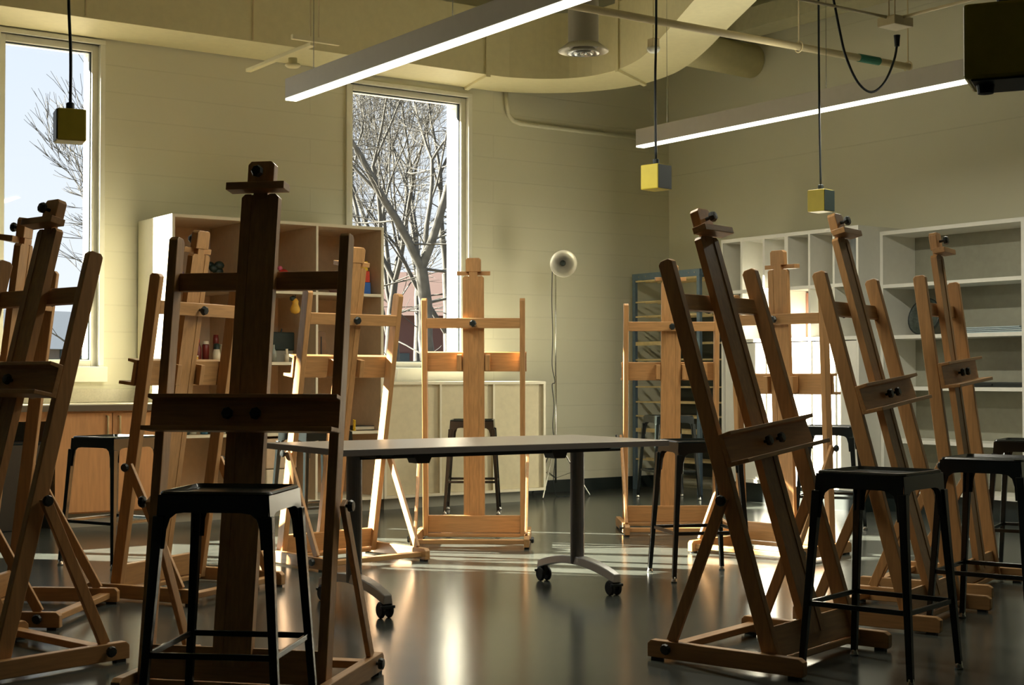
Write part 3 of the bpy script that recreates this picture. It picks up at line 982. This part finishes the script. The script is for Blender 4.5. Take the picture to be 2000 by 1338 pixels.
lobj('paint_jar', 'small red jar beside the purple bottle on the top row', 'jar', [(0, 0), (.02, 0), (.02, .05), (0, .05)], RED, S1(4.16, 10.05))
# dark toy animal lump with leaves
t = thing('plastic_plant', 'dark green plastic plant on the top cubby row, left bay', 'plant', S1(4.40, 10.15))
random.seed(3)
for k in range(9):
    bm = bmesh.new()
    a = random.uniform(0, 6.28); r = random.uniform(.02, .08)
    bmesh.ops.create_icosphere(bm, subdivisions=2, radius=random.uniform(.028, .045), matrix=Matrix.Translation((r * cos(a) * 1.2, r * sin(a) * .5, random.uniform(.06, .19))) @ Matrix.Diagonal((1, .7, .8, 1)))
    link('leaf_clump', bm, DGRN, t, smooth=True)
link('pot', B((-.04, .04, -.03, .03, 0, .05)), CRM, t, bevel=.006)
# pink toy
t = thing('toy_figure', 'pink toy figure on the top cubby row, right of the foreground mast', 'toy', S1(4.93, 10.12))
for i, (p, r) in enumerate((((0, 0, .05), .05), ((-.02, 0, .135), .042), ((.05, .0, .08), .035), ((-.05, 0, .18), .02))):
    bm = bmesh.new()
    bmesh.ops.create_icosphere(bm, subdivisions=2, radius=r, matrix=Matrix.Translation(p))
    link('toy_body' if i == 0 else 'toy_head' if i == 1 else 'toy_limb', bm, PINK if i != 1 else RED, t, smooth=True)
lobj('paint_jar', 'tiny red jar in the right bay of the top cubby row', 'jar', [(0, 0), (.014, 0), (.014, .03), (0, .03)], RED, S1(5.36, 10.05))
lobj('glass_bowl', 'shallow pink glass bowl in the right bay of the top cubby row', 'bowl', [(0, .03), (.03, .03), (.085, .09), (.09, .095), (.082, .09), (.03, .035), (0, .035)], mat('rose_glass', (.45, .22, .20), .2), (5.40, 10.2, 1.661))
for z, s, m, l in ((0, .063, TBLU, 'blue stacking block at the bottom of the tower in the top right cubby'), (.0945, .057, TRED, 'red stacking block in the middle of the tower in the top right cubby'), (.184, .044, YELO, 'yellow stacking block on top of the tower in the top right cubby')):
    h = .093 if m is TBLU else .088 if m is TRED else .075
    bm = bmesh.new()
    vs = []
    for zz, q in ((0, s), (h, s * .96), (h, s * .85), (.01, s * .85)):
        vs.append([bm.verts.new((i * q, j * q, zz)) for i, j in ((-1, -1), (1, -1), (1, 1), (-1, 1))])
    for a, b in zip(vs, vs[1:]):
        for k in range(4):
            bm.faces.new((a[k], a[(k + 1) % 4], b[(k + 1) % 4], b[k]))
    bm.faces.new(vs[0][::-1]); bm.faces.new(vs[-1])
    o = link('stacking_block', bm, m, bevel=.003)
    o.location = (5.575, 10.10, 1.691 + z)
    o.rotation_euler = (0, 0, -.35)
    tag(o, l, 'toy block', 'stacked toy blocks')
# middle row
lobj('squeeze_bottle', 'tall dark red squeeze bottle with a bright red nozzle, second cubby row', 'bottle', bot, DRED, S2(4.205, 10.08), cap=(nz, RED, 'nozzle'))
lobj('squeeze_bottle', 'dark red bottle with a white cap beside the tall squeeze bottle', 'bottle', [(0, 0), (.026, 0), (.026, .12), (.02, .13), (0, .13)], DRED, S2(4.265, 10.08), cap=([(.022, .128), (.022, .15), (0, .15)], CRM, 'cap'))
lobj('white_bottle', 'small white bottle with a dark green cap among the bottles on the second row', 'bottle', [(0, 0), (.03, 0), (.03, .05), (.022, .09), (0, .09)], CRM, S2(4.325, 10.02), cap=([(.022, .088), (.022, .13), (0, .135)], DGRN, 'cap'))
t = thing('paper_cup', 'white cup with a red oval mark at the right of the bottles', 'cup', S2(4.395, 10.02))
bm = bmesh.new(); lathe(bm, [(0, .012), (.036, .012), (.046, .12), (.049, .122), (.049, .126), (.043, .122), (.034, .016), (0, .016)], 24)
link('cup_body', bm, CRM, t, smooth=True)
bm = bmesh.new()
lathe(bm, [(0, 0), (.018, 0), (.018, .002), (0, .002)], 18, Matrix.Translation((-.016, -.0385, .066)) @ Matrix.Rotation(.09, 4, 'X') @ Matrix.Rotation(-.4, 4, 'Z') @ Matrix.Rotation(pi / 2, 4, 'X') @ Matrix.Diagonal((.7, 1.9, 1, 1)))
link('red_mark', bm, RED, t)
lobj('squeeze_bottle', 'dark maroon bottle standing behind the white cup', 'bottle', [(0, 0), (.022, 0), (.022, .16), (.018, .20), (0, .20)], DRED, S2(4.37, 10.14))
lobj('paint_jar', 'tiny orange jar with a white lid left of the red bottles', 'jar', [(0, 0), (.018, 0), (.018, .035), (0, .035)], GORD, S2(4.155, 10.0), cap=([(.019, .034), (.019, .044), (0, .044)], CRM, 'lid'))
t = thing('storage_crate', 'dark green crate of tools in the middle bay of the second row', 'crate', S2(4.93, 10.25))
link('crate_body', B((-.10, .10, -.08, .08, .09, .23)), DGRN, t, bevel=.008)
link('crate_stand', B((-.09, .09, -.07, .07, 0, .09)), M_KICK, t, bevel=.004)
bm = bmesh.new(); tube(bm, [(-.05, 0, .22), (-.06, .01, .30)], .008, 8); tube(bm, [(.02, 0, .22), (.03, .0, .26)], .006, 8)
link('tool_handle', bm, DGRN, t)
lobj('glass_bottle', 'clear grey glass bottle in front of the dark green crate', 'bottle', [(0, 0), (.026, 0), (.026, .07), (.010, .10), (.010, .13), (0, .13)], mat('grey_glass', (.25, .28, .24), .15), S2(4.80, 10.06))
lobj('white_bottle', 'small pale bottle beside the glass bottle, middle bay', 'bottle', [(0, 0), (.018, 0), (.018, .06), (0, .06)], CRM, S2(4.90, 10.04), cap=([(.010, .058), (.010, .10), (0, .10)], CRM, 'cap'))
t = thing('wooden_wedge', 'brown wooden metronome-shaped wedge in the right bay of the second row', 'wooden block', S2(5.25, 10.2))
bm = bmesh.new(); poly_prism(bm, [(-.06, 0), (.06, 0), (.035, .24), (-.03, .24)], 'y', -.045, .045)
link('wedge_body', bm, mat('brown_wood', (.20, .11, .05), .5, noise=.15), t, bevel=.003)
link('wedge_slot', B((-.004, .004, -.049, -.045, .02, .2)), M_KNOB, t)
for i, (x, y, rz, l) in enumerate(((5.53, 10.12, .5, 'large pale plaster disc leaning in the right bay of the second row'), (5.60, 10.05, .15, 'small pale plaster disc lying before the larger one'))):
    bm = bmesh.new()
    r = .075 if i == 0 else .055
    lathe(bm, [(0, 0), (r - .006, 0), (r, .008), (r - .006, .018), (0, .02)], 24, Matrix.Rotation(rz, 4, 'Y'))
    o = link('plaster_disc', bm, PLST, smooth=True)
    o.location = (x, y, 1.156 + r * sin(rz) + .001)
    tag(o, l, 'disc', 'plaster discs')
t = thing('hanging_gourd', 'yellow gourd with green leaves hanging below the upper middle shelf', 'gourd', (4.96, 10.02, 1.518))
bm = bmesh.new(); lathe(bm, [(0, 0), (.03, .012), (.04, .035), (.03, .062), (.022, .08), (.026, .10), (.012, .12), (0, .122)], 18)
link('gourd_body', bm, GORD, t, smooth=True)
bm = bmesh.new(); bmesh.ops.create_icosphere(bm, subdivisions=1, radius=.03, matrix=Matrix.Translation((-.02, 0, .12)) @ Matrix.Diagonal((1, .5, .8, 1))); tube(bm, [(0, 0, .11), (0, 0, .148)], .003, 6)
link('leaves', bm, DGRN, t)
# lower row
random.seed(5)
for i in range(6):
    lobj('glass_jar', ['dark green jar at the left end of the third cubby row', 'clear grey jar second in the third cubby row', 'teal jar third in the third cubby row', 'dark jar fourth in the third cubby row', 'grey-green jar fifth in the third cubby row', 'dark teal jar last of the jars in the third cubby row'][i], 'jar',
         [(0, 0), (.026, 0), (.028, .01), (.028, .07), (.022, .085), (0, .085)], [DGRN, M_GREYIN, BLUC, M_KNOB, PLST, DGRN][i], S3(4.09 + i * .07, 10.02 + (i % 2) * .04), 'jars on the third cubby row',
         cap=([(.023, .083), (.023, .098), (0, .098)], [M_STEEL, M_KNOB][i % 2], 'lid'))
t = thing('storage_box', 'tan storage box with a blue cloth on top behind the left end of the table', 'box', (4.83, 9.93 + .2, .113))
link('box_body', B((-.12, .12, -.15, .15, 0, .24)), CRM, t, bevel=.008)
link('box_lid', B((-.125, .125, -.155, .155, .245, .47)), M_CABIN, t, bevel=.008)
bm = bmesh.new()
bmesh.ops.create_icosphere(bm, subdivisions=3, radius=.1, matrix=Matrix.Translation((0, 0, .045)) @ Matrix.Diagonal((1.15, 1.1, .42, 1)))
for v in bm.verts:
    v.co.x += .008 * sin(v.co.y * 60); v.co.z = max(.001, v.co.z + .008 * sin(v.co.x * 70))
o = link('blue_cloth', bm, BLUC, smooth=True)
o.location = S3(4.85, 10.1)
tag(o, 'crumpled blue cloth on the third cubby row behind the table end', 'cloth')
t = thing('spring_binding', 'small yellow coil standing in the right bay of the third row', 'coil', S3(5.47, 10.02))
bm = bmesh.new()
tube(bm, [(.010 * cos(k * .9), .010 * sin(k * .9), .003 + k * .0014) for k in range(60)], .0028, 6)
link('coil_wire', bm, YELO, t, smooth=True)
link('coil_foot', B((-.012, .012, -.012, .012, 0, .003)), YELO, t)
t = thing('binder', 'flat black binder lying in the right bay of the third row', 'binder', S3(5.565, 10.15))
link('cover', B((-.09, .09, -.12, .12, 0, .035)), M_KNOB, t, bevel=.004)
link('pages', B((-.085, .088, -.122, -.12, .006, .029)), PLST, t)
t = thing('potted_plant', 'small leafless plant in a white pot below the left of the right window', 'plant', (5.93, 10.25, 1.006))
bm = bmesh.new(); lathe(bm, [(0, 0), (.045, 0), (.06, .10), (.062, .105), (.055, .10), (.04, .09), (0, .09)], 20)
link('pot', bm, M_WHITE, t, smooth=True)
random.seed(9)
for k in range(12):
    bm = bmesh.new(); a = random.uniform(0, 6.28); q = random.uniform(.04, .12); h = random.uniform(.12, .26)
    tube(bm, [(0, 0, .09), (q * .4 * cos(a), q * .4 * sin(a), .09 + h * .6), (q * cos(a), q * sin(a), .09 + h)], [.004, .003, .0015], 5)
    link('stem', bm, DGRN if k % 2 else M_BARK, t)
# on the white cubbies
t = thing('spray_bottle', 'black bottle with a pale base in the lower left white cubby', 'bottle', (8.72, 9.10, 1.361))
bm = bmesh.new(); lathe(bm, [(0, 0), (.035, 0), (.038, .02), (.034, .09), (.014, .14), (.010, .16), (0, .16)], 20)
link('bottle_body', bm, M_KNOB, t, smooth=True)
bm = bmesh.new(); lathe(bm, [(.0105, .155), (.012, .175), (0, .178)], 14)
link('cap', bm, M_KNOB, t)
ORG = mat('orange_board', (.42, .09, .012), .5, noise=.04)
t = thing('orange_box', 'upright orange box beside the black bottle in the white cubby', 'box', (8.72, 8.96 + .08 - .05, 1.361))
t.location = (8.71, 9.0335, 1.361)
link('box_body', B((0, .12, -.022, .022, 0, .16)), ORG, t, bevel=.002)
link('box_stripe', B((-.002, 0, -.022, -.012, .002, .158)), M_CAB, t)
# orange shallow drum with black rim
t = thing('hand_drum', 'round orange hand drum with a black inner rim leaning in a white cubby', 'drum', (8.74, 8.602, 1.366))
Mk = Matrix.Translation((.04, 0, .125)) @ Matrix.Rotation(math.radians(-72), 4, 'Y')
bm = bmesh.new(); lathe(bm, [(.02, -.03), (.095, -.03), (.106, 0), (.106, .03), (.100, .03), (.098, .0), (.02, -.02)], 36, Mk)
link('drum_shell', bm, mat('orange_lacquer', (.42, .15, .012), .4, noise=.05), t, smooth=True)
bm = bmesh.new(); lathe(bm, [(0, -.012), (.058, -.010), (.062, .002), (0, .002)], 28, Mk @ Matrix.Translation((.02, .035, 0)))
link('drum_disc', bm, M_KNOB, t, smooth=True)
bm = bmesh.new(); tube(bm, [(8.66, 8.66, 1.365), (8.70, 8.61, 1.50), (8.72, 8.58, 1.58)], .006, 8)
tag(link('drum_stick', bm, M_SLAT), 'pale wooden stick leaning against the orange drum', 'stick')
t = thing('pink_board', 'pink cardboard panel standing in the white cubby right of the drum', 'board', (8.80, 8.345, 1.361))
link('board_sheet', B((0, .01, -.095, .095, 0, .37)), mat('salmon_card', (.55, .28, .20), .8, noise=.04), t)
link('board_fold', B((.01, .05, -.095, -.089, 0, .30)), M_WHITE, t)
t = thing('pink_board', 'narrow pink cardboard panel in the second lower white cubby', 'board', (8.80, 8.86, 1.361))
link('board_sheet', B((0, .01, -.10, .10, 0, .36)), bpy.data.materials['salmon_card'], t)
link('board_fold', B((.01, .05, -.10, -.094, 0, .30)), M_WHITE, t)
bm = bmesh.new()
prev = None
for k in range(13):
    a = k / 12
    q = [bm.verts.new((.02 * sin(a * 9) + .05 * j * .1, -.10 + .2 * a + (.02 * (1 - j)) * 0, .36 * j * (1 - .35 * abs(a - .5)) + .0)) for j in (0, 1)]
    if prev:
        bm.faces.new((prev[0], q[0], q[1], prev[1]))
    prev = q
o = link('plastic_sheet', bm, mat('grey_film', (.28, .30, .30), .3), smooth=True)
sm = o.modifiers.new('thick', 'SOLIDIFY'); sm.thickness = .003
o.location = (8.70, 7.835, 1.777)
tag(o, 'wavy grey plastic sheet standing in the top right white cubby', 'plastic sheet')
# on the grey shelves
t = thing('wire_basket', 'dark round mesh basket leaning on the middle grey shelf', 'basket', (9.0, 7.42, 1.365))
Mk = Matrix.Translation((.02, 0, .145)) @ Matrix.Rotation(math.radians(-75), 4, 'Y')
bm = bmesh.new(); lathe(bm, [(0, -.09), (.08, -.08), (.125, -.04), (.14, 0), (.145, 0), (.128, -.046), (.08, -.088), (0, -.098)], 32, Mk)
link('basket_shell', bm, mat('dark_mesh', (.06, .075, .06), .6, noise=.3, nscale=60), t, smooth=True)
bm = bmesh.new(); tube(bm, [Mk @ Vector((.145 * cos(k * pi / 16), .145 * sin(k * pi / 16), 0)) for k in range(33)], .005, 6, cap=False)
link('basket_rim', bm, M_KNOB, t)
for i in range(4):
    o = link('glass_sheet', B((8.88 + i * .01, 9.15, 6.42 + i * .02, 7.10 - i * .03, 1.3645 + i * .0125, 1.3725 + i * .0125)), mat('pale_blue_glass_edge', (.42, .52, .56), .2) if i == 0 else bpy.data.materials['pale_blue_glass_edge'])
    tag(o, ['bottom sheet of the pale glass stack on the middle grey shelf', 'second sheet from the bottom of the pale glass stack', 'third sheet from the bottom of the pale glass stack', 'top sheet of the pale glass stack on the middle grey shelf'][i], 'glass sheet', 'stacked glass sheets')
t = thing('black_portfolio', 'flat black portfolio lying on the lower grey shelf', 'portfolio', (8.87, 6.42, .970))
link('portfolio_cover', B((0, .28, 0, .62, 0, .035)), M_KNOB, t, bevel=.006)
link('portfolio_handle', B((-.012, 0, .26, .36, .012, .022)), M_KNOB, t)

# ------------------------------------------------------------ outside
gr = link('ground', B((-80, 120, YB + .35, 160, -0.3, -0.1)), M_GRASS)
gr['kind'] = 'structure'
def tree(label, x, y, h, r, seed, lean=(0, 0), fork=.35, levels=6, spread=.42):
    random.seed(seed)
    t = thing('bare_tree', label, 'tree', (x, y, -.1), 0, 'bare winter trees outside')
    trunk, br = bmesh.new(), bmesh.new()
    def grow(bm, p, d, L, r, lv):
        n = 5 if lv > 2 else 3
        pts, rs = [p.copy()], [r]
        dd = d.copy()
        for k in range(n):
            dd = (dd + Vector((random.uniform(-1, 1), random.uniform(-1, 1), random.uniform(-.2, .55))) * (.13 if lv > 3 else .24)).normalized()
            p = p + dd * L / n
            pts.append(p.copy())
            rs.append(r * (1 - .38 * (k + 1) / n))
        tube(bm, pts, rs, 7 if lv > 3 else (4 if lv > 1 else 3), cap=False)
        if lv == 0:
            return
        kids = 3 if lv != 1 else 4
        for k in range(kids):
            i = len(pts) - 1 if k < 2 else random.randint(max(1, n - 3), n)
            ax = Vector((random.uniform(-1, 1), random.uniform(-1, 1), random.uniform(-.1, .5))).normalized()
            nd = (dd + ax * random.uniform(spread * .5, spread * 1.5)).normalized()
            grow(br, pts[i], nd, L * random.uniform(.62, .86), max(.006, rs[i] * (.78 if k < 2 else .5)), lv - 1)
        if lv > 2:
            for k in range(3):
                i = random.randint(1, n)
                ax = Vector((random.uniform(-1, 1), random.uniform(-1, 1), random.uniform(-.3, .5))).normalized()
                grow(br, pts[i], ax, L * .45, max(.006, rs[i] * .28), 1)
    grow(trunk, Vector((0, 0, 0)), Vector((lean[0], lean[1], 1)).normalized(), h * fork, r, levels)
    link('trunk', trunk, M_BARK, t, smooth=True)
    link('branches', br, M_BARK, t, smooth=True)
for (px, d, h, r, sd_, ln, fk, lv, lab) in (
    (845, 25, 10, .17, 11, (-.03, 0), .30, 6, 'thick bare tree forking upward in the middle of the right window'),
    (885, 30, 11, .15, 23, (.0, .05), .30, 6, 'bare tree behind the brick edge at the right of the right window'),
    (716, 27, 10, .11, 5, (.03, 0), .28, 6, 'slender bare tree at the left side of the right window'),
    (782, 40, 13, .15, 17, (.04, .1), .28, 6, 'distant bare tree between the two nearer ones in the right window'),
    (758, 33, 11, .13, 41, (-.06, 0), .3, 6, 'forked bare tree right of the slender one in the right window'),
    (815, 56, 18, .20, 53, (.05, 0), .3, 6, 'farthest bare tree behind the thick forking tree'),
    (225, 26, 10, .12, 31, (-.1, 0), .22, 6, 'bare tree reaching in from the right side of the left window')):
    x, y = at(px, d)
    tree(lab, x, y, h, r, sd_, ln, fk, lv)
def house(label, px, d, wd, dp, hh, rh, rz, mw, mr):
    x, y = at(px, d)
    t = thing('house', label, 'house', (x, y, -.1), rz)
    link('wall', B((-wd / 2, wd / 2, -dp / 2, dp / 2, 0, hh)), mw, t)
    bm = bmesh.new()
    poly_prism(bm, [(-dp / 2 - .4, hh), (dp / 2 + .4, hh), (0, hh + rh)], 'x', -wd / 2 - .3, wd / 2 + .3)
    link('roof', bm, mr, t)
    for k in range(3):
        q = -wd / 2 + (k + .6) * wd / 3.2
        link('window', B((q, q + 1.0, -dp / 2 - .05, -dp / 2, 1.0, 2.3)), M_GASKET, t)
MW1 = mat('pink_brick_house', (.09, .045, .04), .9, noise=.15)
MW2 = mat('pale_siding', (.13, .12, .11), .9, noise=.05)
MR1 = mat('slate_roof', (.04, .06, .09), .8, noise=.1)
MR2 = mat('brown_roof', (.07, .04, .035), .8, noise=.1)
house('pale house with a slate blue roof beyond the left window', 118, 62, 9, 8, 2.2, 1.7, .3, MW2, MR1)
house('brick house at the far left beyond the left window', -90, 95, 9, 8, 2.6, 2.0, -.4, MW1, MR2)
house('reddish brick house low behind the trees of the right window', 872, 78, 10, 8, 4.2, 2.5, -.5, MW1, MR2)
house('pale house low behind the trees at the left of the right window', 715, 95, 8, 8, 4.6, 2.4, .2, MW2, MR2)
